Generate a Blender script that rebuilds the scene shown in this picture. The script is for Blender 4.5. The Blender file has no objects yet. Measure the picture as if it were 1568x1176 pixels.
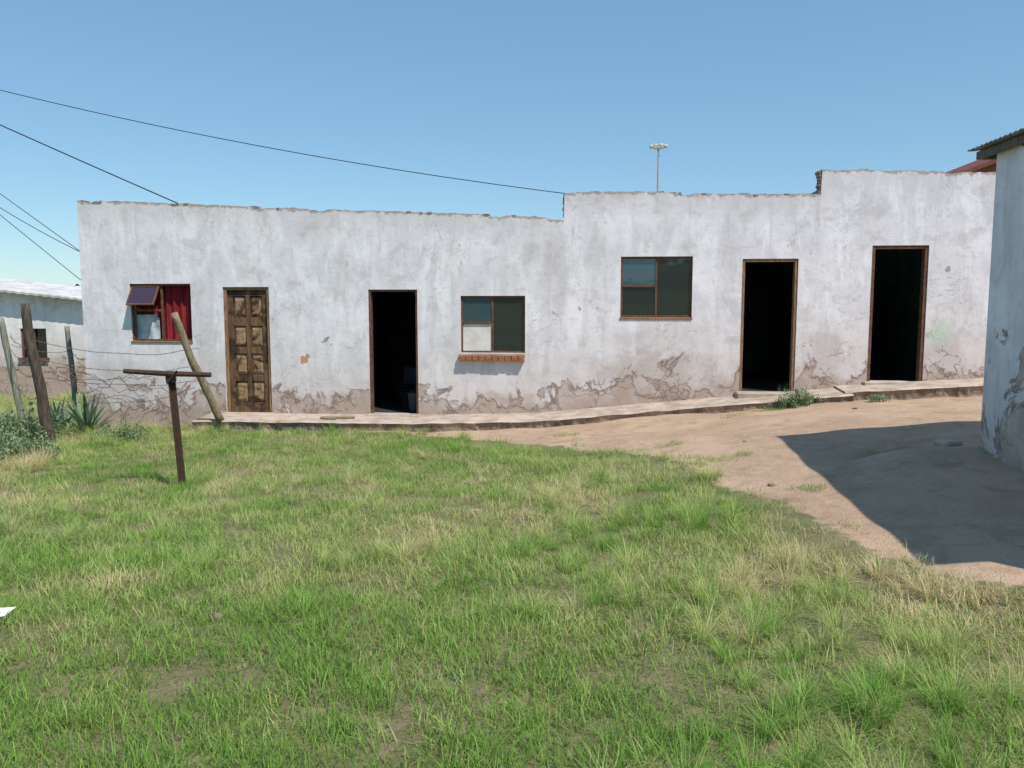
import bpy, bmesh, math, random
import numpy as np
from mathutils import Vector, Matrix, noise
random.seed(7); rng=np.random.default_rng(7)
S=bpy.context.scene
COL=S.collection
def nz(x,y,z=0.0): return noise.noise(Vector((x,y,z)))
def sstep(a,b,x):
    t=min(1,max(0,(x-a)/(b-a))); return t*t*(3-2*t)

# ---------------------------------------------------------------- materials
class M:
    def __init__(s,name):
        s.m=bpy.data.materials.new(name); s.m.use_nodes=True; s.t=s.m.node_tree
        s.b=s.t.nodes['Principled BSDF']; s.out=s.t.nodes['Material Output']; s.b.inputs['Roughness'].default_value=.9
        s.b.inputs['Specular IOR Level'].default_value=.25
    def n(s,ty,**k):
        nd=s.t.nodes.new(ty)
        for a,v in k.items(): setattr(nd,a,v)
        return nd
    def put(s,sock,v):
        if isinstance(v,bpy.types.NodeSocket): s.t.links.new(v,sock)
        elif v is not None: sock.default_value=v
    def coord(s,scale=(1,1,1),loc=(0,0,0)):
        tc=s.n('ShaderNodeTexCoord'); mp=s.n('ShaderNodeMapping')
        s.put(mp.inputs['Vector'],tc.outputs['Object']); mp.inputs['Scale'].default_value=scale; mp.inputs['Location'].default_value=loc
        return mp.outputs[0]
    def noise(s,vec,scale,detail=4,rough=.55,dist=0):
        x=s.n('ShaderNodeTexNoise'); s.put(x.inputs['Vector'],vec); x.inputs['Scale'].default_value=scale
        x.inputs['Detail'].default_value=detail; x.inputs['Roughness'].default_value=rough; x.inputs['Distortion'].default_value=dist
        return x.outputs['Fac']
    def math(s,op,a,b=None,c=None,clamp=False):
        x=s.n('ShaderNodeMath',operation=op,use_clamp=clamp); s.put(x.inputs[0],a)
        if b is not None: s.put(x.inputs[1],b)
        if c is not None: s.put(x.inputs[2],c)
        return x.outputs[0]
    def mr(s,v,a,b,c=0.,d=1.,smooth=True):
        x=s.n('ShaderNodeMapRange'); x.interpolation_type='SMOOTHSTEP' if smooth else 'LINEAR'
        s.put(x.inputs[0],v)
        for i,q in enumerate((a,b,c,d)): s.put(x.inputs[i+1],q)
        return x.outputs[0]
    def mix(s,f,a,b,mode='MIX'):
        x=s.n('ShaderNodeMix',data_type='RGBA',blend_type=mode); s.put(x.inputs[0],f)
        for sock,v in ((x.inputs[6],a),(x.inputs[7],b)):
            if isinstance(v,(tuple,list)): v=tuple(v)+(1,) if len(v)==3 else v
            s.put(sock,v)
        return x.outputs[2]
    def attr(s,name,ty='GEOMETRY'):
        x=s.n('ShaderNodeAttribute',attribute_type=ty); x.attribute_name=name; return x.outputs['Fac']
    def bump(s,h,st=.5,dist=.01):
        x=s.n('ShaderNodeBump'); s.put(x.inputs['Height'],h); x.inputs['Strength'].default_value=st; x.inputs['Distance'].default_value=dist
        s.put(s.b.inputs['Normal'],x.outputs[0])
    def col(s,c):
        if isinstance(c,(tuple,list)): c=tuple(c)+(1,) if len(c)==3 else c
        s.put(s.b.inputs['Base Color'],c)

def simple(name,c1,c2,scale=8,rough=.85,stretch=(1,1,1),bump=.3,detail=5,dist=.01,lo=.35,hi=.65):
    m=M(name); v=m.coord(stretch); f=m.noise(v,scale,detail,.6)
    m.col(m.mix(m.mr(f,lo,hi),c1,c2)); m.b.inputs['Roughness'].default_value=rough
    m.bump(m.noise(v,scale*3,4),bump,dist); return m.m

def plaster(name,base=(.79,.78,.815),attrs=True,peelh=.80,scars=(),damp=()):
    m=M(name); v=m.coord()
    if attrs: h=m.attr('hgt'); dt=m.attr('dtop')
    else:
        tc=m.n('ShaderNodeTexCoord'); sx=m.n('ShaderNodeSeparateXYZ'); m.put(sx.inputs[0],tc.outputs['Object']); h=sx.outputs[2]; dt=None
    big=m.noise(v,1.1,5,.6); mid=m.noise(v,5,5,.65); fine=m.noise(v,40,4,.6)
    st=m.noise(m.coord((6,6,.8)),1.0,5,.65,.6)
    c=m.mix(m.mr(big,.3,.7),base,tuple(x*.82 for x in base))
    c=m.mix(m.mr(mid,.40,.7,0,.42),c,(.60,.58,.585))
    c=m.mix(m.mr(st,.48,.70,0,.38),c,(.45,.43,.43))
    st2=m.noise(m.coord((3,3,.9),(3,1,7)),1.1,4,.6,.8)
    c=m.mix(m.mr(st2,.50,.62,0,.42),c,(.88,.875,.90))
    dk=m.noise(m.coord((1,1,1),(9,4,2)),2.3,6,.7,.4)
    c=m.mix(m.mr(dk,.50,.68,0,.58),c,(.49,.47,.47))
    dk2=m.noise(m.coord((1,1,1),(2,8,5)),8,5,.7,.2)
    c=m.mix(m.mr(dk2,.53,.68,0,.38),c,(.47,.45,.44))
    for (dx,dz,rx,rz,amt) in damp:
        mp=m.n('ShaderNodeMapping'); tc=m.n('ShaderNodeTexCoord'); m.put(mp.inputs['Vector'],tc.outputs['Object'])
        mp.inputs['Scale'].default_value=(1/rx,0,1/rz); mp.inputs['Location'].default_value=(-dx/rx,0,-dz/rz)
        ln=m.n('ShaderNodeVectorMath',operation='LENGTH'); m.put(ln.inputs[0],mp.outputs[0])
        q=m.math('ADD',ln.outputs['Value'],m.mr(m.noise(v,3,6,.7),.25,.75,-.6,.6,False))
        c=m.mix(m.mr(q,1.05,.35,0,amt),c,(.41,.35,.32))
    # grime rising from the base
    hn=m.math('ADD',h,m.mr(m.noise(v,2.2,5,.65),.25,.75,-.4,.4,False))
    c=m.mix(m.mr(hn,1.4,.1,0,.52),c,(.50,.43,.39))
    c=m.mix(m.mr(hn,.28,.0,0,.68),c,(.37,.28,.22))
    # peeling patches with cracked rims, extent varies along the wall
    wv=m.mr(m.noise(m.coord((1,1,.4),(5,0,0)),.55,2,.5),.35,.65,-.05,.05,False)
    pn=m.noise(v,1.9,7,.62,.6)
    pth=m.math('ADD',m.math('ADD',pn,m.mr(h,0,peelh,.135,-.16,False)),wv)
    peel=m.mr(pth,.56,.58)
    rim=m.math('SUBTRACT',m.mr(pth,.535,.556),m.mr(pth,.566,.605),clamp=True)
    c=m.mix(m.math('MULTIPLY',peel,m.mr(mid,.3,.7,.40,.90)),c,(.39,.295,.24))
    c=m.mix(m.math('MULTIPLY',rim,m.mr(mid,.33,.58,.25,.90)),c,(.24,.17,.14))
    sp=m.mr(m.math('ADD',m.noise(m.coord((1,1,1),(11,3,6)),2.6,6,.65),m.mr(h,0,1.6,.07,-.12,False)),.655,.67)
    c=m.mix(m.math('MULTIPLY',sp,.6),c,(.40,.32,.28))
    # scaling crust: closed crack loops in the splash zone
    vo=m.n('ShaderNodeTexVoronoi',feature='DISTANCE_TO_EDGE'); dd=m.n('ShaderNodeVectorMath',operation='MULTIPLY_ADD')
    nsx=m.n('ShaderNodeTexNoise'); m.put(nsx.inputs['Vector'],v); nsx.inputs['Scale'].default_value=4; nsx.inputs['Detail'].default_value=4
    m.put(dd.inputs[0],nsx.outputs['Color']); dd.inputs[1].default_value=(.45,.0,.45); m.put(dd.inputs[2],v); m.put(vo.inputs['Vector'],dd.outputs[0]); vo.inputs['Scale'].default_value=3.2
    loop=m.math('MULTIPLY',m.mr(vo.outputs['Distance'],.034,.010),m.mr(m.math('ADD',m.noise(v,1.3,3),m.mr(h,0,.85,.08,-.20,False)),.51,.56))
    c=m.mix(m.math('MULTIPLY',loop,.6),c,(.27,.20,.165))
    # hairline cracks
    cn=m.noise(v,1.6,7,.6,.8)
    ca=m.math('ABSOLUTE',m.math('SUBTRACT',cn,.5))
    crack=m.math('MULTIPLY',m.mr(ca,.004,.001),m.mr(m.noise(v,.7,2),.50,.58))
    c=m.mix(m.math('MULTIPLY',crack,.5),c,(.33,.3,.3))
    spots=m.mr(m.noise(v,16,3,.5),.70,.73)
    c=m.mix(m.math('MULTIPLY',spots,.45),c,(.42,.38,.35))
    if dt is not None:
        dn=m.math('ADD',dt,m.mr(m.noise(v,9,5,.7),.3,.7,-.05,.05,False))
        c=m.mix(m.mr(dn,.045,.015,0,.8),c,(.26,.18,.15))
        c=m.mix(m.mr(dn,.5,.0,0,.34),c,(.47,.45,.45))
    for (sx_,sz_,r,cc,amt) in scars:
        d=m.n('ShaderNodeVectorMath',operation='DISTANCE')
        ns=m.n('ShaderNodeTexNoise'); m.put(ns.inputs['Vector'],v); ns.inputs['Scale'].default_value=9
        va=m.n('ShaderNodeVectorMath',operation='MULTIPLY_ADD'); m.put(va.inputs[0],ns.outputs['Color']); va.inputs[1].default_value=(r*1.6,0,r*1.6)
        m.put(va.inputs[2],v)
        m.put(d.inputs[0],va.outputs[0]); d.inputs[1].default_value=(sx_+r*.8,0,sz_+r*.8)
        fm=m.mr(d.outputs['Value'],r,r*(.85 if amt>.7 else .1))
        c=m.mix(m.math('MULTIPLY',fm,amt),c,cc)
    m.col(c); m.b.inputs['Roughness'].default_value=.92
    hh=m.math('ADD',m.math('MULTIPLY',mid,.4),m.math('MULTIPLY',fine,.14))
    hh=m.math('ADD',hh,m.math('MULTIPLY',big,2.2))
    hh=m.math('SUBTRACT',hh,m.math('MULTIPLY',peel,.5)); hh=m.math('SUBTRACT',hh,m.math('MULTIPLY',m.math('MAXIMUM',crack,loop),.5))
    m.bump(hh,.5,.018)
    return m.m

mat_wall=plaster('plaster_whitewash',scars=[(-3.37,.69,.07,(.50,.2,.1),.85),(-3.30,.76,.04,(.45,.2,.12),.85),(6.38,1.15,.26,(.42,.62,.42),.55),(6.45,2.1,.05,(.3,.25,.2),.8),(-5.2,.35,.07,(.55,.25,.28),.5)],
    damp=[(2.3,.50,1.4,.45,.68),(2.2,1.10,.9,.35,.32),(4.75,.75,.35,.7,.5),(-3.0,.0,.9,.25,.6),(6.5,.8,.35,.5,.45),(.0,.05,.9,.2,.45),(-6.4,.3,.9,.5,.35),(-.9,1.1,.25,.9,.2),(-5.0,.5,.2,.7,.25),(.5,2.3,.6,.6,.18)])
mat_wall2=plaster('plaster_whitewash_shaded_house',attrs=False,peelh=1.7,base=(.78,.78,.83))
mat_wall3=plaster('plaster_far_house',attrs=False,peelh=.3,base=(.84,.83,.85))
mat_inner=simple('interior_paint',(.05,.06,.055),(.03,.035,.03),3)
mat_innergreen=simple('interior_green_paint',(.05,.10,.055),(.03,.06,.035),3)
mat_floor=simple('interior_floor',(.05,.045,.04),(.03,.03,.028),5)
mat_concrete=simple('worn_concrete',(.47,.395,.33),(.32,.26,.21),3.5,bump=.5,dist=.015)
mat_brick=simple('clay_brick',(.36,.15,.075),(.22,.09,.05),20)
mat_rust=simple('rusty_steel',(.085,.045,.03),(.045,.03,.025),30,rough=.8)
mat_frame=simple('brown_frame_paint',(.17,.085,.05),(.09,.045,.03),18,rough=.7)
mat_framewood=simple('bare_wood_frame',(.33,.21,.11),(.16,.09,.05),10,stretch=(6,6,.7))
mat_roof=simple('old_corrugated_iron',(.24,.24,.23),(.14,.13,.12),6,rough=.6)
mat_roofwhite=simple('pale_roof_sheet',(.60,.60,.60),(.45,.44,.43),2,rough=.6)
mat_redroof=simple('red_roof_sheet',(.20,.06,.045),(.13,.045,.035),5,rough=.7)
mat_curtain=simple('red_curtain_cloth',(.27,.022,.03),(.14,.012,.022),3,rough=.9,stretch=(8,8,1))
mat_cloth=simple('pale_cloth',(.52,.56,.58),(.30,.36,.40),6)
mat_board=simple('white_board',(.68,.66,.62),(.55,.53,.5),5)
mat_black=simple('dark_plastic',(.012,.012,.014),(.02,.02,.022),5,rough=.4)
mat_bluebucket=simple('grey_plastic',(.07,.085,.10),(.05,.06,.08),5,rough=.4)
mat_wire=simple('black_cable',(.03,.035,.05),(.04,.045,.06),5,rough=.6)
mat_barb=simple('rusty_barbed_wire',(.10,.075,.065),(.17,.14,.12),40,rough=.6)
mat_logdark=simple('weathered_dark_post',(.135,.105,.08),(.05,.04,.033),6,stretch=(9,9,.8),bump=.8,dist=.02)
mat_loggrey=simple('grey_green_post',(.28,.29,.24),(.17,.17,.13),6,stretch=(9,9,.8),bump=.7,dist=.015)
mat_logpale=simple('peeled_log',(.30,.25,.16),(.16,.13,.085),5,stretch=(9,9,.8),bump=.7,dist=.015)
mat_eave=simple('grey_weathered_timber',(.16,.155,.14),(.09,.085,.075),5,stretch=(1,9,1))
mat_rock=simple('field_stone',(.33,.25,.18),(.2,.15,.11),12,bump=.7)
mat_galv=simple('galvanised_steel',(.42,.44,.46),(.33,.35,.37),5,rough=.5)
mat_hill=simple('hillside',(.10,.13,.07),(.16,.17,.10),.02,bump=0)
mat_paper=simple('paper_litter',(.8,.8,.8),(.7,.7,.72),10)
def glassmat(name,c=(.012,.02,.022)):
    m=M(name); m.col(c); m.b.inputs['Roughness'].default_value=.04; m.b.inputs['IOR'].default_value=1.8
    m.b.inputs['Specular IOR Level'].default_value=.5; v=m.coord(); m.bump(m.noise(v,3,2),.08,.02)
    return m.m
mat_glass=glassmat('window_glass_dark'); mat_glasspaintedrefl=glassmat('window_glass_painted_reflection',(.03,.065,.085)); mat_glasspurple=glassmat('window_glass_plum',(.05,.025,.045))  # teal base colour paints the reflection into the upper-left panes

def doorwood():
    m=M('weathered_panel_door'); v=m.coord((8,8,.9)); g=m.noise(v,3,6,.65); b=m.noise(m.coord(),3.2,5,.65,.6)
    c=m.mix(m.mr(g,.3,.7),(.20,.12,.06),(.10,.055,.03))
    c=m.mix(m.mr(b,.46,.60,0,.85),c,(.025,.017,.013))
    m.col(c); m.bump(g,.5,.008); m.b.inputs['Roughness'].default_value=.75
    return m.m
mat_door=doorwood()
def doorpanel():
    m=M('weathered_door_panel'); v=m.coord((3,3,9)); g=m.noise(v,2,6,.65); b=m.noise(m.coord((1,1,1),(4,2,1)),5,5,.65,.6)
    c=m.mix(m.mr(g,.35,.65),(.34,.23,.135),(.21,.13,.07))
    c=m.mix(m.mr(b,.48,.60,0,.92),c,(.035,.022,.015))
    m.col(c); m.bump(g,.4,.006); return m.m
mat_doorpanel=doorpanel()

def groundmat():
    m=M('ground_soil_and_sand'); v=m.coord(); sand=m.attr('sand')
    a=m.noise(v,.9,5,.6); b=m.noise(v,7,6,.7); c_=m.noise(v,60,4,.7)
    s=m.mix(m.mr(a,.35,.65),(.52,.375,.265),(.42,.295,.205))
    s=m.mix(m.mr(b,.5,.75,0,.6),s,(.58,.44,.33)); s=m.mix(m.mr(c_,.58,.72,0,.45),s,(.27,.185,.13))
    s=m.mix(m.mr(m.noise(v,25,3),.64,.70,0,.5),s,(.22,.155,.11))
    s=m.mix(m.mr(m.noise(v,2.6,5,.7,.5),.50,.68,0,.65),s,(.32,.22,.15))
    s=m.mix(m.mr(m.noise(m.coord((1,1,1),(7,7,0)),1.2,6,.75,.5),.56,.66,0,.35),s,(.24,.19,.11))
    g=m.mix(m.mr(b,.35,.65),(.14,.15,.06),(.25,.205,.12)); g=m.mix(m.mr(c_,.5,.7),g,(.09,.09,.04))
    g=m.mix(m.mr(m.noise(v,.08,4),.4,.6,0,.6),g,(.19,.20,.09))
    f=m.mr(m.math('ADD',sand,m.mr(b,.3,.7,-.2,.2,False)),.35,.6)
    m.col(m.mix(f,g,s)); m.bump(m.math('ADD',b,m.math('MULTIPLY',c_,.5)),.85,.04)
    return m.m
mat_ground=groundmat()

def grassmat():
    m=M('grass_blades'); t=m.attr('tint','INSTANCER'); var=m.attr('bv'); hh=m.attr('bh')
    tt=m.math('ADD',t,m.mr(var,0,1,-.28,.28,False),clamp=True)
    r=m.n('ShaderNodeValToRGB'); m.put(r.inputs[0],tt); e=r.color_ramp.elements
    e[0].position=0; e[0].color=(.16,.33,.05,1); e[1].position=1; e[1].color=(.72,.60,.37,1)
    for p,c in ((.3,(.31,.49,.11,1)),(.52,(.46,.54,.19,1)),(.75,(.61,.55,.28,1))):
        q=e.new(p); q.color=c
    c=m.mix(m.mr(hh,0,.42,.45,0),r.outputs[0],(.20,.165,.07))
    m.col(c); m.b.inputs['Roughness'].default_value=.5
    tr=m.n('ShaderNodeBsdfTranslucent'); m.put(tr.inputs['Color'],c); ms=m.n('ShaderNodeMixShader'); ms.inputs[0].default_value=.38
    m.t.links.new(m.b.outputs[0],ms.inputs[1]); m.t.links.new(tr.outputs[0],ms.inputs[2]); m.t.links.new(ms.outputs[0],m.out.inputs[0])
    return m.m
mat_grass=grassmat()
def leafmat(name,c1,c2):
    m=M(name); f=m.attr('bv'); c=m.mix(f,c1,c2); m.col(c); m.b.inputs['Roughness'].default_value=.55
    tr=m.n('ShaderNodeBsdfTranslucent'); m.put(tr.inputs['Color'],c); ms=m.n('ShaderNodeMixShader'); ms.inputs[0].default_value=.25
    m.t.links.new(m.b.outputs[0],ms.inputs[1]); m.t.links.new(tr.outputs[0],ms.inputs[2]); m.t.links.new(ms.outputs[0],m.out.inputs[0]); return m.m
mat_leaf=leafmat('weed_leaves',(.12,.20,.075),(.30,.38,.22)); mat_agave=leafmat('agave_leaves',(.09,.15,.085),(.19,.27,.17)); mat_tree=leafmat('tree_leaves',(.03,.06,.02),(.07,.10,.04))

# ---------------------------------------------------------------- mesh helpers
def mk(name,verts,faces,mat,parent=None,smooth=False,attrs=None,mats=None,fm=None):
    me=bpy.data.meshes.new(name); me.from_pydata([tuple(v) for v in verts],[],faces)
    for m_ in (mats or [mat]): me.materials.append(m_)
    if fm is not None: me.polygons.foreach_set('material_index',fm)
    if smooth: me.polygons.foreach_set('use_smooth',[True]*len(me.polygons))
    if attrs:
        for k,vals in attrs.items():
            a=me.attributes.new(k,'FLOAT','POINT'); a.data.foreach_set('value',np.asarray(vals,dtype=np.float32))
    me.update()
    o=bpy.data.objects.new(name,me); COL.objects.link(o)
    if parent: o.parent=parent
    return o
def empty(name,loc=(0,0,0),rz=0):
    e=bpy.data.objects.new(name,None); e.empty_display_size=.3; COL.objects.link(e); e.location=loc; e.rotation_euler=(0,0,rz); return e
class G:
    """collects boxes/tubes into one mesh"""
    def __init__(s): s.v=[]; s.f=[]; s.m=[]
    def add(s,v,f,mi=0):
        o=len(s.v); s.v+= [tuple(p) for p in v]; s.f+=[tuple(i+o for i in q) for q in f]; s.m+=[mi]*len(f)
    def box(s,x0,x1,y0,y1,z0,z1,mi=0,rot=None,piv=None,bev=0):
        bm=bmesh.new(); bmesh.ops.create_cube(bm,size=1)
        for v in bm.verts: v.co=Vector(((x0+x1)/2+v.co.x*(x1-x0),(y0+y1)/2+v.co.y*(y1-y0),(z0+z1)/2+v.co.z*(z1-z0)))
        if bev: bmesh.ops.bevel(bm,geom=list(bm.edges),offset=bev,segments=1,affect='EDGES')
        if rot is not None:
            p=Vector(piv)
            for v in bm.verts: v.co=rot@(v.co-p)+p
        bm.verts.index_update()
        s.add([v.co[:] for v in bm.verts],[[v.index for v in f.verts] for f in bm.faces],mi); bm.free()
    def tube(s,pts,rad,seg=8,mi=0,cap=True,wob=0):
        pts=[Vector(p) for p in pts]; n=len(pts)
        if not hasattr(rad,'__len__'): rad=[rad]*n
        vs=[];fs=[]
        for i,p in enumerate(pts):
            d=(pts[min(i+1,n-1)]-pts[max(i-1,0)]).normalized(); a=Vector((0,1,0)) if abs(d.y)<.9 else Vector((1,0,0))
            u=d.cross(a).normalized(); w=d.cross(u)
            for k in range(seg):
                an=2*math.pi*k/seg; r=rad[i]*(1+wob*nz(k*1.7,i*.9,n))
                vs.append(p+u*math.cos(an)*r+w*math.sin(an)*r)
        for i in range(n-1):
            for k in range(seg):
                a=i*seg+k;b=i*seg+(k+1)%seg; fs.append((a,b,b+seg,a+seg))
        if cap: fs.append(tuple(range(seg-1,-1,-1))); fs.append(tuple((n-1)*seg+k for k in range(seg)))
        s.add(vs,fs,mi)
    def obj(s,name,mats,parent=None,smooth=False,bevel=0):
        if not isinstance(mats,list): mats=[mats]
        o=mk(name,s.v,s.f,None,parent,smooth,mats=mats,fm=s.m)
        if bevel:
            b=o.modifiers.new('b','BEVEL'); b.width=bevel; b.segments=2
        return o

# ---------------------------------------------------------------- terrain
HX=[-14,-7,-4.7,-1.5,.4,2.5,4,5,7,14]; HY=[0,3,5,8,11.5,14,22,60]
HT=np.array([[-.1,-.05,0,0,0,.02,.04,.05,.1,.2],[-.15,-.08,-.03,0,0,.05,.13,.15,.18,.3],[-.4,-.2,-.13,-.03,0,.13,.31,.36,.42,.6],
[-.6,-.37,-.32,-.2,-.13,.16,.40,.44,.5,.8],[-.7,-.44,-.35,-.335,-.255,-.02,.10,.18,.29,.6],[-.7,-.47,-.4,-.38,-.3,0,.12,.2,.3,.6],
[-.85,-.8,-.7,-.6,-.4,0,.1,.2,.3,.6],[-1]*10])
def bil(x,y):
    x=np.clip(x,-14,14);y=np.clip(y,0,60)
    i=np.clip(np.searchsorted(HX,x)-1,0,8); j=np.clip(np.searchsorted(HY,y)-1,0,6)
    hx=np.array(HX);hy=np.array(HY); u=(x-hx[i])/(hx[i+1]-hx[i]); w=(y-hy[j])/(hy[j+1]-hy[j])
    return HT[j,i]*(1-u)*(1-w)+HT[j,i+1]*u*(1-w)+HT[j+1,i]*(1-u)*w+HT[j+1,i+1]*u*w
def hnp(x,y):
    x=np.asarray(x,float);y=np.asarray(y,float);t=0
    for dx in(-.6,0,.6):
        for dy in(-.5,0,.5): t=t+bil(x+dx,y+dy)
    t=t/9
    n=.022*np.sin(x*2.1+1.3*np.sin(y*1.3))*np.cos(y*1.7+x*.6)+.012*np.sin(x*5.3+y*3.1)*np.sin(y*4.7-x*1.9)
    hol=-.13*np.exp(-(((x-3.35)/.38)**2+((y-7.15)/.15)**2))+.07*np.exp(-(((x-3.5)/.5)**2+((y-6.75)/.2)**2))
    return t+n+hol
def H(x,y): return float(hnp(x,y))
SP=np.array([(-2.6,12.15),(-1.5,11.75),(-.8,11.2),(-.2,10.5),(.75,9.5),(1.5,8.5),(1.8,7.1),(2.0,6.0),(2.15,5.0),(2.3,4.4),(2.55,4.0),(4,3.5),(8,3.3),(11,12),(3,12.8),(-2.6,13.4)])
def sandd(x,y):
    x=np.asarray(x,float);y=np.asarray(y,float); d=np.full(x.shape,1e9); ins=np.zeros(x.shape,bool)
    for i in range(len(SP)):
        a=SP[i];b=SP[(i+1)%len(SP)]; e=b-a
        t=np.clip(((x-a[0])*e[0]+(y-a[1])*e[1])/(e@e),0,1)
        d=np.minimum(d,np.hypot(x-a[0]-t*e[0],y-a[1]-t*e[1]))
        c=((a[1]>y)!=(b[1]>y)); 
        with np.errstate(divide='ignore',invalid='ignore'): xi=a[0]+(y-a[1])*e[0]/(e[1] if e[1]!=0 else 1e-9)
        ins^=(c&(x<xi))
    return np.where(ins,d,-d)
gx=np.concatenate([-14-np.geomspace(.3,900,26)[::-1],np.arange(-14,14.01,.1),14+np.geomspace(.3,900,26)])
gy=np.concatenate([-1-np.geomspace(.3,900,22)[::-1],np.arange(-1,24,.1),24+np.geomspace(.3,900,26)])
XX,YY=np.meshgrid(gx,gy); ZZ=hnp(XX,YY)
SD=sandd(XX,YY); sm=np.clip(.5+SD/.35,0,1)
nf=np.array([nz(a*.9,b*.9,3)+.5*nz(a*2.6,b*2.6,5) for a,b in zip(XX.ravel(),YY.ravel())]).reshape(XX.shape)
sm=np.clip(sm+nf*.5*(np.abs(SD)<.9),0,1)
BARE=[(-1.24,3.35,.16),(-1.85,3.58,.12),(.2,5.4,.12),(-5.4,6.5,.38),(-2.9,6.9,.14),(-1.0,4.6,.08),(1.0,4.9,.1),(-.3,6.4,.14),(2.4,6.6,.15),(1.0,7.6,.12)]
for (cx,cy,r) in BARE:
    dd=np.hypot(XX-cx,(YY-cy)*1.4); sm=np.maximum(sm,np.clip(1.3-dd/r,0,1)*.5)
ny,nx=XX.shape
faces=[(j*nx+i,j*nx+i+1,(j+1)*nx+i+1,(j+1)*nx+i) for j in range(ny-1) for i in range(nx-1)]
mk('ground',np.stack([XX.ravel(),YY.ravel(),ZZ.ravel()],1).tolist(),faces,mat_ground,smooth=True,attrs={'sand':sm.ravel()})

# distant hills ring
vs=[];fs=[];N=160
for i in range(N):
    a=2*math.pi*i/N; behind=max(0,-math.sin(a))
    hh=(5+7*abs(nz(math.cos(a)*3,math.sin(a)*3,2)))*(1+3.2*behind)
    for r,z in ((330,-1.5),(420,hh*.75),(520,hh),(700,-2)): vs.append((r*math.cos(a),r*math.sin(a),z))
for i in range(N):
    j=(i+1)%N
    for k in range(3): fs.append((i*4+k,j*4+k,j*4+k+1,i*4+k+1))
mk('hills',vs,fs,mat_hill,smooth=True)

# ---------------------------------------------------------------- main row building
RZ=-math.atan(.099)
B=empty('whitewashed_row_house',(0,12.5,0),RZ)
def W(s,d,z):  # house-local -> world
    c,sn=math.cos(RZ),math.sin(RZ); return (s*c-d*sn, 12.5+s*sn+d*c, z)
BS=[-9,-7.2,-4.7,-1.5,.4,3.48,5.0,7.0,9.6]; BZ=[-.33,-.27,-.18,-.17,-.11,.2,.34,.47,.62]
def base(s): return float(np.interp(s,BS,BZ))
TS=[-7.1,-5.41,-3.79,-2.3,-.85,.16,.795,.805,1.85,2.72,4.595,4.605,5.9,6.59,9.5]
TZ=[3.27,3.2,3.11,3.05,2.99,2.94,2.90,3.28,3.29,3.25,3.21,3.57,3.53,3.5,3.4]
def top(s,seg):
    z=float(np.interp(s,TS,TZ)); 
    z+=.016*nz(s*3,seg,1)+.010*nz(s*21,seg,4)
    q=nz(s*2.1,seg*2.,9)
    if q>.26: z-=.03*min(1,(q-.26)*9)
    return z
OP=dict(W1=(-6.27,-5.23,.99,1.92),D1=(-4.69,-3.92,-.18,1.865),D2=(-2.29,-1.50,-.17,1.82),W2=(-.81,.205,.83,1.72),
        W3=(1.674,2.755,1.39,2.313),D3=(3.49,4.31,.215,2.27),D4=(5.365,6.17,.43,2.455),W4=(7.06,8.1,1.5,2.4))
br=set([-7.1,.795,.805,4.595,4.605,9.5])
for o in OP.values(): br|={o[0],o[1]}
br=sorted(br); cols=[]
for a,b in zip(br[:-1],br[1:]):
    n=max(1,int((b-a)/.045)); e=np.linspace(a,b,n+1); cols+=list(zip(e[:-1],e[1:]))
T=.2
vs=[];fs=[];hg=[];dtp=[]
def quad(p,hh,dd):
    o=len(vs); vs.extend(p); hg.extend(hh); dtp.extend(dd); fs.append((o,o+1,o+2,o+3))
def segid(s): return 0 if s<.8 else (1 if s<4.6 else 2)
for a,b in cols:
    mid=(a+b)/2; sg=segid(mid); za,zb=top(a+1e-6*(1 if a in br else 0),sg),top(b-1e-6*(1 if b in br else 0),sg)
    if a in(.805,4.605): za=float(np.interp(a+.002,TS,TZ))
    ba,bb=base(a)-.45,base(b)-.45
    iv=[]; cur=(ba,bb)
    for o in OP.values():
        if o[0]-1e-6<=a and b<=o[1]+1e-6: iv.append((cur,(o[2],o[2]))); cur=(o[3],o[3])
    iv.append((cur,(za,zb)))
    for (l,h_) in iv:
        nzs=max(1,int((h_[0]-l[0])/.3))
        for k in range(nzs):
            f0,f1=k/nzs,(k+1)/nzs
            z00=l[0]+(h_[0]-l[0])*f0; z10=l[1]+(h_[1]-l[1])*f0; z01=l[0]+(h_[0]-l[0])*f1; z11=l[1]+(h_[1]-l[1])*f1
            HH=[z00-base(a),z10-base(b),z11-base(b),z01-base(a)]; DD=[za-z00,zb-z10,zb-z11,za-z01]
            quad([(a,0,z00),(b,0,z10),(b,0,z11),(a,0,z01)],HH,DD)
            quad([(b,T,z10),(a,T,z00),(a,T,z01),(b,T,z11)],HH,DD)
    quad([(a,0,za),(b,0,zb),(b,T,zb),(a,T,za)],[3]*4,[0]*4)
for s_,z0,z1 in ((.8,2.9,3.28),(4.6,3.21,3.57)):
    quad([(s_,T,z0-.05),(s_,0,z0-.05),(s_,0,z1),(s_,T,z1)],[3]*4,[.02]*4)
for o in OP.values():
    a,b,l,h_=o
    quad([(a,0,l),(a,T,l),(a,T,h_),(a,0,h_)],[1]*4,[1]*4); quad([(b,T,l),(b,0,l),(b,0,h_),(b,T,h_)],[1]*4,[1]*4)
    quad([(a,0,h_),(a,T,h_),(b,T,h_),(b,0,h_)],[1]*4,[1]*4); quad([(a,T,l),(a,0,l),(b,0,l),(b,T,l)],[.6]*4,[1]*4)
mk('front_wall',vs,fs,mat_wall,B,attrs={'hgt':hg,'dtop':dtp})
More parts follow.
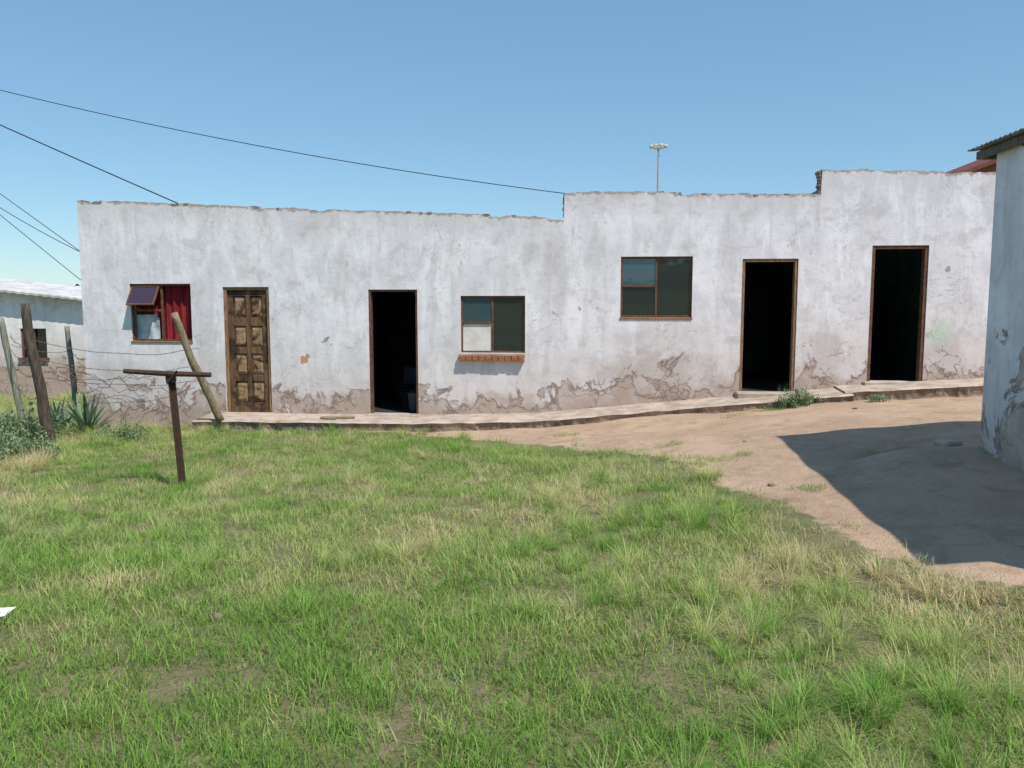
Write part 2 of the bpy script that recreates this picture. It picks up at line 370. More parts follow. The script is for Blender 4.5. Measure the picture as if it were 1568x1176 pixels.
# rough broken masonry lumps along the parapet steps and top edge
g=G()
for s0,z0,z1 in ((.8,2.92,3.27),(4.6,3.22,3.56)):
    for k in range(7):
        z=z0+(z1-z0)*k/7; w=random.uniform(.01,.035) if s0<1 else random.uniform(.02,.06)
        g.box(s0-w,s0+.03,.01,T-.01,z,z+(z1-z0)/7*.95,0,bev=.008)
for s0 in np.arange(-7.05,9.4,.11):
    if random.random()<.45:
        w=random.uniform(.03,.14); zz=top(s0,segid(s0)); g.box(s0,s0+w,random.uniform(-.005,.02),T-.01,zz-.03,zz+random.uniform(.003,.012),0,bev=.003)
g.obj('parapet_edge',simple('raw_mortar_edge',(.34,.27,.24),(.18,.12,.095),20),B)
# rest of the shell
g=G()
for a,b,z in ((-7.1,.8,2.7),(.8,4.6,3.0),(4.6,9.5,3.3)):
    g.box(a+.001,b-.001,T,4.2,z-.06,z-.0,2)
g.box(-7.1,-6.9,T,4.2,-.8,3.2,0); g.box(9.3,9.5,T,4.2,0,3.4,0); g.box(-6.9,9.3,4.0,4.2,-.8,2.6,0)
g.box(-7.1,9.5,4.2,4.3,-.8,3.2,0)
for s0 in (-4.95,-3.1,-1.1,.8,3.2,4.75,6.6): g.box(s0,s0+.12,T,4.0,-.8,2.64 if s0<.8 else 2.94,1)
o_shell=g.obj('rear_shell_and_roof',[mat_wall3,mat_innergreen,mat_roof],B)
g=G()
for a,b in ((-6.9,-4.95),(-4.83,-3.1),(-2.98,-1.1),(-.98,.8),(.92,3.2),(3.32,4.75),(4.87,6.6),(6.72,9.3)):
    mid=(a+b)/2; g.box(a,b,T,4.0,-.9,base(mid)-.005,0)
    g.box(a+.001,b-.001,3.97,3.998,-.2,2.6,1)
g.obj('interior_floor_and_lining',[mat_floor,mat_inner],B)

# door panel (closed, 8 raised panels)
a,b,l,h_=OP['D1']; g=G()
for x0,x1 in ((a,a+.05),(b-.05,b)): g.box(x0,x1,.02,.12,l,h_,0,bev=.004)
g.box(a+.05,b-.05,.02,.12,h_-.05,h_,0,bev=.004)
g.obj('door_frame',mat_framewood,B)
g=G(); A,Bb=a+.055,b-.055; Z0,Z1=l+.01,h_-.055; sw=.085; mx=(A+Bb)/2
g.box(A,Bb,.085,.115,Z0,Z1,0)
for x0,x1 in ((A,A+sw),(mx-.035,mx+.035),(Bb-sw,Bb)): g.box(x0,x1,.055,.0849,Z0,Z1,0,bev=.004)
rows=[.16,.10,.10,.13,.09]; 
ph=(Z1-Z0-sum(rows))/4; z=Z0
for i in range(5):
    for x0,x1 in ((A+sw,mx-.035),(mx+.035,Bb-sw)): g.box(x0,x1,.057,.0849,z,z+rows[i],0,bev=.004)
    z+=rows[i]
    if i<4:
        for x0,x1 in ((A+sw,mx-.035),(mx+.035,Bb-sw)):
            bmv=[(x0+.012,.083,z+.012),(x1-.012,.083,z+.012),(x1-.012,.083,z+ph-.012),(x0+.012,.083,z+ph-.012)]
            k=.045; inn=[(x0+k,.062,z+k+.02),(x1-k,.062,z+k+.02),(x1-k,.062,z+ph-k-.02),(x0+k,.062,z+ph-k-.02)]
            g.add(bmv+inn,[(0,1,5,4),(1,2,6,5),(2,3,7,6),(3,0,4,7),(4,5,6,7)],1)
        z+=ph
g.tube([(Bb-.045,.05,Z0+.95),(Bb-.045,.02,Z0+.95),(Bb-.13,.015,Z0+.95)],.009,8,2)
g.box(Bb-.065,Bb-.025,.048,.056,Z0+.85,Z0+1.02,2)
g.obj('panel_door',[mat_door,mat_doorpanel,mat_rust],B)
# open doorways: frames and thresholds
for nme,fm_,w in (('D2',mat_frame,.035),('D3',mat_framewood,.045),('D4',mat_frame,.05)):
    a,b,l,h_=OP[nme]; g=G()
    g.box(a,a+w,.015,.13,l,h_,0,bev=.004); g.box(b-w,b,.015,.13,l,h_,0,bev=.004); g.box(a+w,b-w,.015,.13,h_-w,h_,0,bev=.004)
    g.obj('open_door_frame',fm_,B)

def window(nme,cols_,bars,panes):
    a,b,l,h_=OP[nme]; g=G(); w=.03; y0,y1=.035,.075
    g.box(a,a+w,y0,y1,l,h_,0); g.box(b-w,b,y0,y1,l,h_,0); g.box(a+w,b-w,y0,y1,l,l+w,0); g.box(a+w,b-w,y0,y1,h_-w,h_,0)
    for c in cols_: g.box(c-.016,c+.016,y0+.002,y1-.002,l+w,h_-w,0)
    for (x0,x1,z) in bars: g.box(x0,x1,y0-.008,y1-.004,z-.018,z+.018,0)
    g.obj('window_frame',mat_frame,B,bevel=.003)
    for (x0,x1,z0,z1,mt) in panes:
        gg=G(); tl=random.uniform(-.01,.01); gg.box(x0,x1,.052,.056,z0,z1,0,rot=Matrix.Rotation(tl,3,'X'),piv=((x0+x1)/2,.054,(z0+z1)/2)); gg.obj('window_pane',mt,B)
# window 2
a,b,l,h_=OP['W2']; c=a+.49*(b-a); zb=1.30
window('W2',[c],[(a+.03,c-.016,zb)],[(a+.03,c-.016,zb+.018,h_-.03,mat_glasspaintedrefl),(a+.03,c-.016,l+.03,zb-.018,mat_board),(c+.016,b-.03,l+.03,h_-.03,mat_glass)])
a,b,l,h_=OP['W3']; c=a+.50*(b-a); zb=1.87
window('W3',[c],[(a+.03,c-.016,zb),],[(a+.03,c-.016,zb+.018,h_-.03,mat_glasspaintedrefl),(a+.03,c-.016,l+.03,zb-.018,mat_glass),(c+.016,b-.03,l+.03,h_-.03,mat_glass)])
a,b,l,h_=OP['W4']; c=(a+b)/2
window('W4',[c],[(a+.03,c-.016,2.0)],[(a+.03,c-.016,l+.03,h_-.03,mat_glass),(c+.016,b-.03,l+.03,h_-.03,mat_glass)])
# window 1: opened vent pane, curtain inside
a,b,l,h_=OP['W1']; c=a+.50*(b-a); zb=1.49
window('W1',[c],[(a+.03,c-.016,zb)],[])
vs=[];fs=[];n=90
for i in range(n+1):
    x=a-.02+(b-a+.04)*i/n; y=.15+.018*math.sin(i*.62)+.01*math.sin(i*1.7)
    for z in (l-.02,(l+h_)/2,h_+.02): vs.append((x,y+.008*math.sin(z*9+i*.3),z))
for i in range(n):
    for k in (0,1): fs.append((i*3+k,(i+1)*3+k,(i+1)*3+k+1,i*3+k+1))
mk('curtain',vs,fs,mat_curtain,B,smooth=True)
vs=[];fs=[];n=14
for i in range(n+1):
    for k in range(9):
        x=a+.04+.40*i/n; z=l+.03+.40*k/8; vs.append((x,.10+.02*nz(x*9,z*9,1)+.012*math.sin(i*1.1+k*.5),z))
for i in range(n):
    for k in range(8):
        if (i/n)+(k/8)<1.75: fs.append((i*9+k,(i+1)*9+k,(i+1)*9+k+1,i*9+k+1))
mk('pale_cloth_in_window',vs,fs,mat_cloth,B,smooth=True)
g=G(); x0,x1,zt,zz=a+.03,c-.02,h_-.035,zb+.02; R=Matrix.Rotation(math.radians(-34),3,'X'); pv=(x0,.04,zt)
for bx in ((x0,x0+.025,.02,.045,zz,zt),(x1-.025,x1,.02,.045,zz,zt),(x0+.025,x1-.025,.02,.045,zz,zz+.025),(x0+.025,x1-.025,.02,.045,zt-.025,zt)):
    g.box(*bx,0,rot=R,piv=pv)
g.box(x0+.025,x1-.025,.03,.035,zz+.025,zt-.025,1,rot=R,piv=pv)
g.obj('open_vent_pane',[mat_frame,mat_glasspurple],B)
g=G(); g.tube([(x0+.2,.05,zb),(x0+.2,-.2,zb+.04)],.006,6); g.obj('window_stay',mat_rust,B)
# brick sill
a,b,l,h_=OP['W2']; g=G(); x=a-.02; n=10; bw=(b-a+.02)/n
for i in range(n):
    g.box(x+.004,x+bw-.006,-.10+random.uniform(-.006,.006),.03,l-.125+random.uniform(-.004,.004),l-.045+random.uniform(-.003,.003),0,bev=.006)
    x+=bw
g.box(a-.018,b-.004,-.075,.028,l-.12,l-.052,1); g.box(a-.02,b,-.085,.034,l-.044,l-.004,1,bev=.006)
g.obj('brick_sill',[mat_brick,mat_concrete],B)
for nme in ('W3','W1'):
    a,b,l,h_=OP[nme]; g=G(); g.box(a-.01,b+.01,-.018,.034,l-.03,l+.0,0,bev=.006); g.obj('window_sill',mat_framewood,B)

# concrete apron along the front
mat_edge=simple('apron_edge',(.33,.26,.205),(.15,.115,.09),4,bump=.7,dist=.02)
def apron(name,s0,s1,d,th,raise_=0.,ztip=.03):
    n=int((s1-s0)/.04); vs=[];fs=[];
    for i in range(n+1):
        s=s0+(s1-s0)*i/n; zb=base(s)+raise_
        chip=max(0,nz(s*2.3,4,raise_+3)-.18)*.25
        dd=d-chip+.03*nz(s*1.3,2,raise_)+.014*nz(s*6,1,3)+.01*nz(s*23,1,3); w=.012*nz(s*3,5,1)
        vs+= [(s,.0-.001,zb+.002),(s,-dd*.5,zb-ztip*.5+w),(s,-dd+.03,zb-ztip+w-chip*.1),(s,-dd,zb-ztip-.018+w-chip*.2),(s,-dd+.03+.02*nz(s*11,3,3),zb-ztip-.08),(s,-dd+.04+.02*nz(s*14,3,8),zb-ztip-.14),(s,-dd-.01,zb-ztip-th-.35)]
    k=7
    for i in range(n):
        for q in range(k-1): fs.append((i*k+q,(i)*k+q+1,(i+1)*k+q+1,(i+1)*k+q))
    fm=[0 if (i%(k-1))<3 else 1 for i in range(len(fs))]
    fs.append(tuple(range(k))); fs.append(tuple(n*k+q for q in range(k))[::-1]); fm+=[1,1]
    return mk(name,vs,fs,None,B,smooth=False,mats=[mat_concrete,mat_edge],fm=fm)
apron('concrete_apron',-4.95,4.98,.66,.16)
apron('raised_step',4.9,9.5,.55,.2,.03)
g=G(); g.box(3.42,4.38,-.28,.0,base(3.9)-.12,base(3.9)-.02+.05,0,bev=.012); g.box(-4.72,-3.9,-.06,.02,-.24,-.165,0,bev=.01); g.box(-2.32,-1.47,-.14,.04,-.24,-.155,0,bev=.01); g.box(5.3,6.25,-.12,.02,.3,.437,0,bev=.01)
g.obj('door_thresholds',mat_concrete,B)
# plank lying on the apron
g=G(); g.box(-2.98,-2.45,-.42,-.30,-.19,-.165,0,rot=Matrix.Rotation(.12,3,'Z'),piv=(-2.7,-.35,-.18),bev=.004); g.box(-2.9,-2.7,-.5,-.41,-.195,-.16,0,bev=.006)
p=g.obj('wood_plank',mat_logpale); p.parent=None; p.location=(0,12.5,0); p.rotation_euler=(0,0,RZ)

# buckets inside doorway 2
def bucket(name,s,d,z,r,h,mt):
    prof=[(0,0),(r*.8,0),(r*.82,.01),(r*.97,h*.93),(r*1.04,h*.94),(r*1.04,h),(r*.95,h),(r*.78,.02),(0,.02)]
    vs=[];fs=[];n=24
    for (rr,zz) in prof:
        for k in range(n): vs.append((rr*math.cos(2*math.pi*k/n),rr*math.sin(2*math.pi*k/n),zz))
    for i in range(len(prof)-1):
        for k in range(n): fs.append((i*n+k,i*n+(k+1)%n,(i+1)*n+(k+1)%n,(i+1)*n+k))
    o=mk(name,vs,fs,mt,smooth=True); gg=G(); gg.tube([(r*math.cos(t),-.3*r*math.sin(t)-.0,h*.9+r*.55*math.sin(t)) for t in np.linspace(0,math.pi,14)],.005,6)
    hd=gg.obj('handle',mat_rust,o); o.location=W(s,d,z); return o
bucket('bucket',-2.0,1.2,-.17,.16,.36,mat_black); bucket('bucket',-1.86,.75,-.17,.14,.28,mat_black); bucket('bucket',-1.66,.5,-.17,.13,.30,mat_bluebucket)
g=G(); g.box(-2.2,-1.75,1.8,2.3,-.17,.5,0,bev=.03); g.box(-2.16,-1.79,1.79,1.81,-.1,.43,1,bev=.004); q=g.obj('storage_crate',[mat_black,mat_bluebucket]); q.location=(0,12.5,0); q.rotation_euler=(0,0,RZ)

# ---------------------------------------------------------------- right building (shaded side towards us)
c,sn=math.cos(RZ),math.sin(RZ)
R_=empty('whitewashed_outbuilding',(4.01,6.77,.2),RZ)
g=G(); L=3.55
g.box(0,4.2,-L,0,-.5,2.66,0,bev=.012)
g.obj('walls',mat_wall2,R_)
# roof: corrugated sheet on rafters, ridges run along x (down the slope)
vs=[];fs=[];n=int((L+.45)/.019)
for i in range(n+1):
    y=-L-.2+(L+.43)*i/n; w=.009*math.sin(i*math.pi/2)
    for x,z in ((-.13,2.70),(1.5,2.87),(3.2,3.05),(4.5,3.19)): vs.append((x,y,z+w))
for i in range(n):
    for k in range(3): fs.append((i*4+k,i*4+k+1,(i+1)*4+k+1,(i+1)*4+k))
r=mk('corrugated_roof',vs,fs,mat_roof,R_,smooth=True); so=r.modifiers.new('s','SOLIDIFY'); so.thickness=.006
g=G()
g.box(-.07,-.03,-L-.16,.2,2.62,2.685,0,bev=.004)
g.box(-.02,4.3,.16,.20,2.62,2.69,0,rot=Matrix.Rotation(-.105,3,'Y'),piv=(0,.2,2.65))
for y in (-3.3,-2.6,-1.9,-1.2,-.5,.1): g.box(-.03,.3,y,y+.05,2.61,2.68,0)
g.obj('eave_timbers',mat_eave,R_)
# concrete slab by its corner
g=G(); g.box(-.10,.10,-.08,.08,-.1,.04,0,bev=.02); o=g.obj('concrete_block',mat_concrete); o.location=(3.9,7.05,H(3.9,7.05)+.02); o.rotation_euler=(0,.05,.3)

# ---------------------------------------------------------------- far left house
F=empty('whitewashed_far_house',(0,0,0))
g=G()
X0,X1=-20,-8.6; e0,e1=2.69,1.49; DY=3.3; RISE=.13
def ez(x): return e0+(e1-e0)*(x-X0)/(X1-X0)
WX0,WX1,WZ0,WZ1=-12.3,-11.65,.25,.98
xs_=[X0,WX0,WX1,X1]
for a_,b_ in zip(xs_[:-1],xs_[1:]):
    if a_==WX0:
        g.add([(a_,20,-1.3),(b_,20,-1.3),(b_,20,WZ0),(a_,20,WZ0)],[(0,1,2,3)]); g.add([(a_,20,WZ1),(b_,20,WZ1),(b_,20,ez(b_)),(a_,20,ez(a_))],[(0,1,2,3)])
    else: g.add([(a_,20,-1.3),(b_,20,-1.3),(b_,20,ez(b_)),(a_,20,ez(a_))],[(0,1,2,3)])
YB=20+DY
g.add([(X1,20,-1.3),(X1,YB,-1.3),(X1,YB,ez(X1)+RISE),(X1,20,ez(X1))],[(0,1,2,3)]); g.add([(X0,YB,-1.3),(X0,20,-1.3),(X0,20,ez(X0)),(X0,YB,ez(X0)+RISE)],[(0,1,2,3)])
g.add([(X0,YB,-1.3),(X1,YB,-1.3),(X1,YB,ez(X1)+RISE),(X0,YB,ez(X0)+RISE)],[(0,1,2,3)])
for x in (WX0,WX1): g.add([(x,20,WZ0),(x,20.12,WZ0),(x,20.12,WZ1),(x,20,WZ1)],[(0,1,2,3)])
g.obj('walls',mat_wall3,F)
g=G(); g.box(WX0,WX1,20.10,20.12,WZ0,WZ1,1); 
for x0,x1,z0,z1 in ((WX0,WX0+.04,WZ0,WZ1),(WX1-.04,WX1,WZ0,WZ1),((WX0+WX1)/2-.02,(WX0+WX1)/2+.02,WZ0,WZ1)): g.box(x0,x1,20.04,20.08,z0,z1,0)
g.box(WX0-.05,WX1+.05,19.93,20.03,WZ0-.07,WZ0,0)
g.obj('window',[mat_frame,mat_glass],F)
vs=[];fs=[];n=220
for i in range(n+1):
    x=X0-.2+(X1-X0+.4)*i/n; w=.012*math.sin(i*math.pi/2); z=ez(x)
    vs+=[(x,19.7,z+.03+w),(x,YB+.2,z+RISE+.06+w)]
for i in range(n): fs.append((2*i,2*i+2,2*i+3,2*i+1))
r=mk('roof',vs,fs,mat_roofwhite,F); so=r.modifiers.new('s','SOLIDIFY'); so.thickness=.05

# red roofed house behind, right (gable end towards the yard)
Rr=empty('red_roof_house',(0,0,0)); g=G()
g.add([(14.0,25,-.5),(23,25,-.5),(23,25,5.65),(18.5,25,7.4),(14.0,25,5.65),(14.0,28,-.5),(23,28,-.5),(23,28,5.65),(18.5,28,7.4),(14.0,28,5.65)],[(0,1,2,3,4),(5,9,8,7,6),(0,4,9,5),(1,6,7,2)]); g.obj('walls',mat_brick,Rr)
g=G()
for xa,xb in ((13.7,18.5),(23.3,18.5)):
    g.add([(xa,24.6,5.60),(xb,24.6,7.48),(xb,28.3,7.48),(xa,28.3,5.60),(xa,24.6,5.48),(xb,24.6,7.36),(xb,28.3,7.36),(xa,28.3,5.48)],[(0,1,2,3),(7,6,5,4),(0,4,5,1),(3,2,6,7),(0,3,7,4)])
g.obj('roof',mat_redroof,Rr)

# ---------------------------------------------------------------- high mast light
g=G(); X,Y=21.5,120
g.tube([(X,Y,-1.2),(X,Y,8),(X,Y,24.3)],[.30,.22,.11],12)
g.tube([(X+.9*math.cos(t),Y+.9*math.sin(t),24.5) for t in np.linspace(0,2*math.pi,25)],.06,6)
for k in range(8):
    t=k*math.pi/4+.2; cx,cy=X+1.1*math.cos(t),Y+1.1*math.sin(t)
    g.tube([(X,Y,24.1),(cx,cy,24.5)],.05,6); 
    g.box(cx-.26,cx+.26,cy-.22,cy+.22,24.35,24.7,1,bev=.06)
g.tube([(X,Y,23.6),(X,Y,24.2),(X,Y,24.9)],[.12,.25,.05],8)
g.obj('high_mast_light',[mat_galv,mat_board])

# ---------------------------------------------------------------- utility pole off to the left and its service cables
PX,PY=-12.4,14.0
g=G(); g.tube([(PX,PY,-.9),(PX,PY,3),(PX,PY,6.45)],[.13,.11,.09],12,wob=.05); g.box(PX-.6,PX+.6,PY-.05,PY+.05,6.1,6.2,0)
for k in(-.5,0,.5): g.tube([(PX+k,PY,6.2),(PX+k,PY,6.3)],.03,8,1)
g.obj('utility_pole',[mat_logdark,mat_board])
def cable(a,b,sag,r):
    g=G(); a=Vector(a);b=Vector(b); pts=[]
    for i in range(33):
        t=i/32; p=a.lerp(b,t); p.z-=sag*4*t*(1-t); pts.append(p)
    g.tube(pts,r,6); g.obj('power_cable',mat_wire,smooth=True)
P=(PX,PY,6.2)
cable(P,W(.80,.05,3.28),.27,.0065); cable((PX,PY,6.3),W(-5.4,.05,3.2),.02,.010)
cable(P,W(-7.1,.02,2.45),.02,.006); cable(P,W(-7.1,.02,2.44),.32,.006); cable(P,W(-7.1,.02,1.97),.03,.006)

# ---------------------------------------------------------------- fence posts, wire, T stand
def post(name,a,b,r0,r1,mt,bend=.03):
    g=G(); a=Vector(a);b=Vector(b); pts=[];rs=[]
    for i in range(15):
        t=i/14; p=a.lerp(b,t)+Vector((nz(t*3,a.x,1),nz(t*3,a.x,7),0))*bend; pts.append(p); rs.append((r0+(r1-r0)*t)*(1+.12*nz(t*7,a.x,3)))
    g.tube(pts,rs,12,wob=.22); return g.obj(name,mt,smooth=True)
hb=H(-6.28,10.77)
post('fence_post',(-6.28,10.77,hb-.2),(-6.5,10.7,1.6),.075,.06,mat_logdark,.05)
post('fence_post',(-8.56,13.85,-.7),(-8.8,13.8,1.36),.06,.05,mat_loggrey)
post('fence_post',(-7.95,14.5,-.7),(-8.06,14.5,1.19),.05,.045,mat_loggrey)
post('leaning_log',(-4.6,12.35,-.24),(-5.03,11.9,1.46),.062,.052,mat_logpale,.07)
g=G()
def strand(pts,n=26,sag=.05,j=.012):
    pts=[Vector(p) for p in pts]
    for a,b in zip(pts[:-1],pts[1:]):
        q=[]
        L_=(b-a).length; n=max(6,int(L_/.12))
        for i in range(n+1):
            t=i/n; p=a.lerp(b,t); p.z-=sag*4*t*(1-t); p+=Vector((nz(p.x*3,t*5,1),nz(p.x*3,t*5,4),nz(p.x*3,t*5,8)))*j*2; q.append(p)
        g.tube(q,.0045,4)
        for p in q[1:-1]:
            d=Vector((random.uniform(-1,1),random.uniform(-1,1),random.uniform(-1,1))).normalized()*.024
            g.tube([p-d,p+d],.0026,3)
for z in (.35,.62,.86,1.1):
    strand([(-8.66,13.8,z-.05),(-6.38,10.72,z),(-4.85+.1*z,12.1,z-.12+random.uniform(-.15,.1))],sag=random.uniform(.04,.16))
strand([(-8.66,13.8,.9),(-8.0,14.5,.75),(-7.0,13.1,.7)],sag=.08)
for k in range(6):
    x0=random.uniform(-6.5,-5.9); x1=random.uniform(-5.5,-4.8); za=random.uniform(.2,.9); zb_=random.uniform(.0,.8)
    strand([(x0,10.9,za),((x0+x1)/2+random.uniform(-.2,.2),11.4,random.uniform(0,.6)),(x1,12.0,zb_)],sag=random.uniform(-.15,.15),j=.03)
g.obj('barbed_wire',mat_barb)
# T stand
z0=H(-3.37,8.05); g=G()
top_=Vector((-3.45,8.05,.895)); bot=Vector((-3.37,8.05,z0-.15))
def lbeam(g,a,b,w=.055,t=.008,up=Vector((0,-1,0))):
    a=Vector(a);b=Vector(b);d=(b-a).normalized();u=d.cross(up).normalized();v_=u.cross(d).normalized()
    for (p0,p1,q0,q1) in ((-w/2,w/2,-w/2,-w/2+t),(-w/2,-w/2+t,-w/2+t,w/2)):
        vv=[]
        for e in (a,b):
            for (x,y) in ((p0,q0),(p1,q0),(p1,q1),(p0,q1)): vv.append(e+u*x+v_*y)
        g.add(vv,[(0,1,2,3),(7,6,5,4),(0,4,5,1),(1,5,6,2),(2,6,7,3),(3,7,4,0)])
lbeam(g,bot,top_,.055,.012)
g.tube([(-3.9,8.0,.925),(-3.5,8.0,.90),(-3.04,8.03,.885)],[.024,.028,.025],8,wob=.1)
g.box(-3.49,-3.41,8.0,8.09,.81,.88,0,bev=.008); g.tube([(-3.47,7.99,.80),(-3.36,7.98,.93)],.010,6)
g.obj('rusty_t_post',mat_rust)

# ---------------------------------------------------------------- plants
def ribbon(V,Fc,A,p,az,ln,w,lean,droop,val,segs=5,fold=.0,prof=None):
    dx,dy=math.cos(az),math.sin(az); px,py=-dy,dx; o=len(V); x=y=z=0; ang=lean
    for i in range(segs+1):
        t=i/segs; ww=w*((1-t)**.7 if prof is None else prof(t))*.5
        if i==segs: V.append((p[0]+dx*x,p[1]+dy*x,p[2]+z)); A.append(val)
        else:
            V.append((p[0]+dx*x-px*ww,p[1]+dy*x-py*ww,p[2]+z+fold*ww)); V.append((p[0]+dx*x+px*ww,p[1]+dy*x+py*ww,p[2]+z+fold*ww)); A+=[val,val]
        x+=math.sin(ang)*ln/segs; z+=math.cos(ang)*ln/segs; ang+=droop/segs
    for i in range(segs-1): Fc.append((o+2*i,o+2*i+1,o+2*i+3,o+2*i+2))
    Fc.append((o+2*segs-2,o+2*segs-1,o+2*segs))
def agave(x,y,s):
    V=[];Fc=[];A=[]; z=H(x,y)
    for k in range(30):
        t=k/30; ribbon(V,Fc,A,(x+random.uniform(-.08,.08),y+random.uniform(-.08,.08),z-.02),k*2.4,random.uniform(.6,.9)*s,.075,.05+t*.95,.25+.4*t,random.random(),8,.8,lambda t:(.6+1.2*t)*(1-t)**.8+.02)
    mk('agave_plant',V,Fc,mat_agave,attrs={'bv':A})
agave(-6.55,12.2,1.0); agave(-7.15,12.5,.75)
def weed(x,y,rx,ry,hh,n,name='weed_patch',ls=.05):
    V=[];Fc=[];A=[]
    for k in range(n):
        a=random.uniform(0,2*math.pi); r=math.sqrt(random.random()); r*=.75+.6*nz(math.cos(a)*2+x,math.sin(a)*2+y,1); cx=x+rx*r*math.cos(a); cy=y+ry*r*math.sin(a); z=H(cx,cy)
        hmax=hh*max(.15,1-r*r*.75)*(.4+1.2*abs(nz(cx*5,cy*5,2)*1.6)); cz=z+hmax*random.random()**.6
        ribbon(V,Fc,A,(cx,cy,cz),random.uniform(0,6.28),random.uniform(.6,1.3)*ls,ls*.45,random.uniform(.3,1.5),.6,random.random(),3,.4,lambda t:math.sin(math.pi*(.12+.85*t)))
        if k%7==0: ribbon(V,Fc,A,(cx,cy,z),random.uniform(0,6.28),hmax*1.5,.006,.15,.3,random.random(),3)
    mk(name,V,Fc,mat_leaf,attrs={'bv':A})
weed(-7.2,11.2,1.1,.8,.46,3000,'leafy_bush',.065); weed(-6.6,9.9,1.1,.7,.38,3000,'leafy_bush',.055); weed(-5.75,11.6,.5,.4,.25,900,'leafy_bush',.045)
weed(4.1,11.38,.45,.2,.26,1300,ls=.035); weed(4.75,11.5,.22,.1,.10,300,ls=.03); weed(5.1,11.05,.22,.1,.12,350,ls=.03)
# distant trees
for (tx,ty,w_) in ((-52,75,5),(-46,78,4),(-60,82,8),(-70,85,6),(-41,76,5)):
    V=[];Fc=[];A=[]; z=-1.0; hh=random.uniform(3.6,4.5)
    for k in range(1300):
        a=random.uniform(0,6.28); r=math.sqrt(random.random()); u=random.random(); rr=w_*.5*r*math.sin(math.pi*(.15+.8*u)); 
        q=nz(rr*math.cos(a)*.8+tx,u*3,rr*math.sin(a)*.8)
        if q<-.12: continue
        ribbon(V,Fc,A,(tx+rr*math.cos(a),ty+rr*math.sin(a),z+hh*(.25+.75*u)+q*.5),random.uniform(0,6.28),.45,.3,random.uniform(.2,1.8),.5,random.random(),2,.3,lambda t:math.sin(math.pi*(.2+.7*t)))
    t_=mk('tree',V,Fc,mat_tree,attrs={'bv':A}); g=G(); g.tube([(tx,ty,-1.5),(tx+.1,ty,1),(tx,ty,2.6)],[.22,.15,.06],8); 
    for k in range(4): g.tube([(tx,ty,.6+.3*k),(tx+w_*.25*math.cos(k*1.7),ty+w_*.25*math.sin(k*1.7),2+.3*k)],[.09,.03],6)
    g.obj('trunk',mat_logdark,t_)

# stones, litter
def stone(x,y,r,name='stone',mt=mat_rock):
    bm=bmesh.new(); bmesh.ops.create_icosphere(bm,subdivisions=3,radius=r)
    for v in bm.verts:
        v.co*=1+.45*noise.noise(v.co/r*1.1+Vector((x,y,0))); v.co.z*=.6
    me=bpy.data.meshes.new(name); bm.to_mesh(me); bm.free(); me.materials.append(mt); o=bpy.data.objects.new(name,me); COL.objects.link(o); o.location=(x,y,H(x,y)+r*.2)
for x,y,r in ((-1.5,3.95,.03),(2.45,8.3,.02),(2.15,6.5,.03),(.4,5.6,.03),(-4.4,6.2,.04),(4.5,10.4,.03),(2.9,10.6,.02)): stone(x,y,r)
V=[(-.05,-.05,.05),(.05,-.05,.055),(.06,.04,.07),(-.04,.05,.06),(0,0,.075)]
o=mk('paper_scrap',V,[(0,1,4),(1,2,4),(2,3,4),(3,0,4)],mat_paper); o.location=(-2.62,3.95,H(-2.62,3.95))

# ---------------------------------------------------------------- grass (instanced clumps, one object)
gc=bpy.data.collections.new('grass_clumps')
def clump(name,n,rad,l0,l1,w,lean,droop,core=False,segs=3):
    V=[];Fc=[];A=[]
    for k in range(n):
        a=random.uniform(0,6.283); r=rad*math.sqrt(random.random())*(.35 if core else 1)
        az=a+random.uniform(-.6,.6) if core else random.uniform(0,6.283)
        ribbon(V,Fc,A,(r*math.cos(a),r*math.sin(a),-.01),az,random.uniform(l0,l1),w*random.uniform(.6,1.3),abs(random.gauss(0,lean))+.1,random.uniform(.3,1)*droop,random.random(),segs)
    me=bpy.data.meshes.new(name); me.from_pydata(V,[],Fc); me.materials.append(mat_grass)
    a=me.attributes.new('bv','FLOAT','POINT'); a.data.foreach_set('value',np.array(A,dtype=np.float32))
    hz=np.array([v[2] for v in V]); hz=np.clip(hz/.06,0,1).astype(np.float32); a=me.attributes.new('bh','FLOAT','POINT'); a.data.foreach_set('value',hz)
    o=bpy.data.objects.new(name,me); gc.objects.link(o)
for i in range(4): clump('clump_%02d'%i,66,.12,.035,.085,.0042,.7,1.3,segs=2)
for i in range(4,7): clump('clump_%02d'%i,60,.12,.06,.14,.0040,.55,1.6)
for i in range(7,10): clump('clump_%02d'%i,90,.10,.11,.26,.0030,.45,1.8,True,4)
pts=[];idx=[];rot=[];scl=[];tint=[]
def fbm(x,y,s,o=0): return nz(x*s,y*s,o)+.5*nz(x*s*2.1,y*s*2.1,o+3)
TUFTS=[(2.1,7.65,.25,.12),(.9,10.6,.3,.12),(2.35,6.25,.12,.08),(3.1,10.9,.3,.08),(3.6,11.3,.25,.1),(-1.75,11.55,.2,.1),(1.9,8.9,.2,.1),(3.3,7.25,.3,.1),(4.2,6.6,.2,.15)]
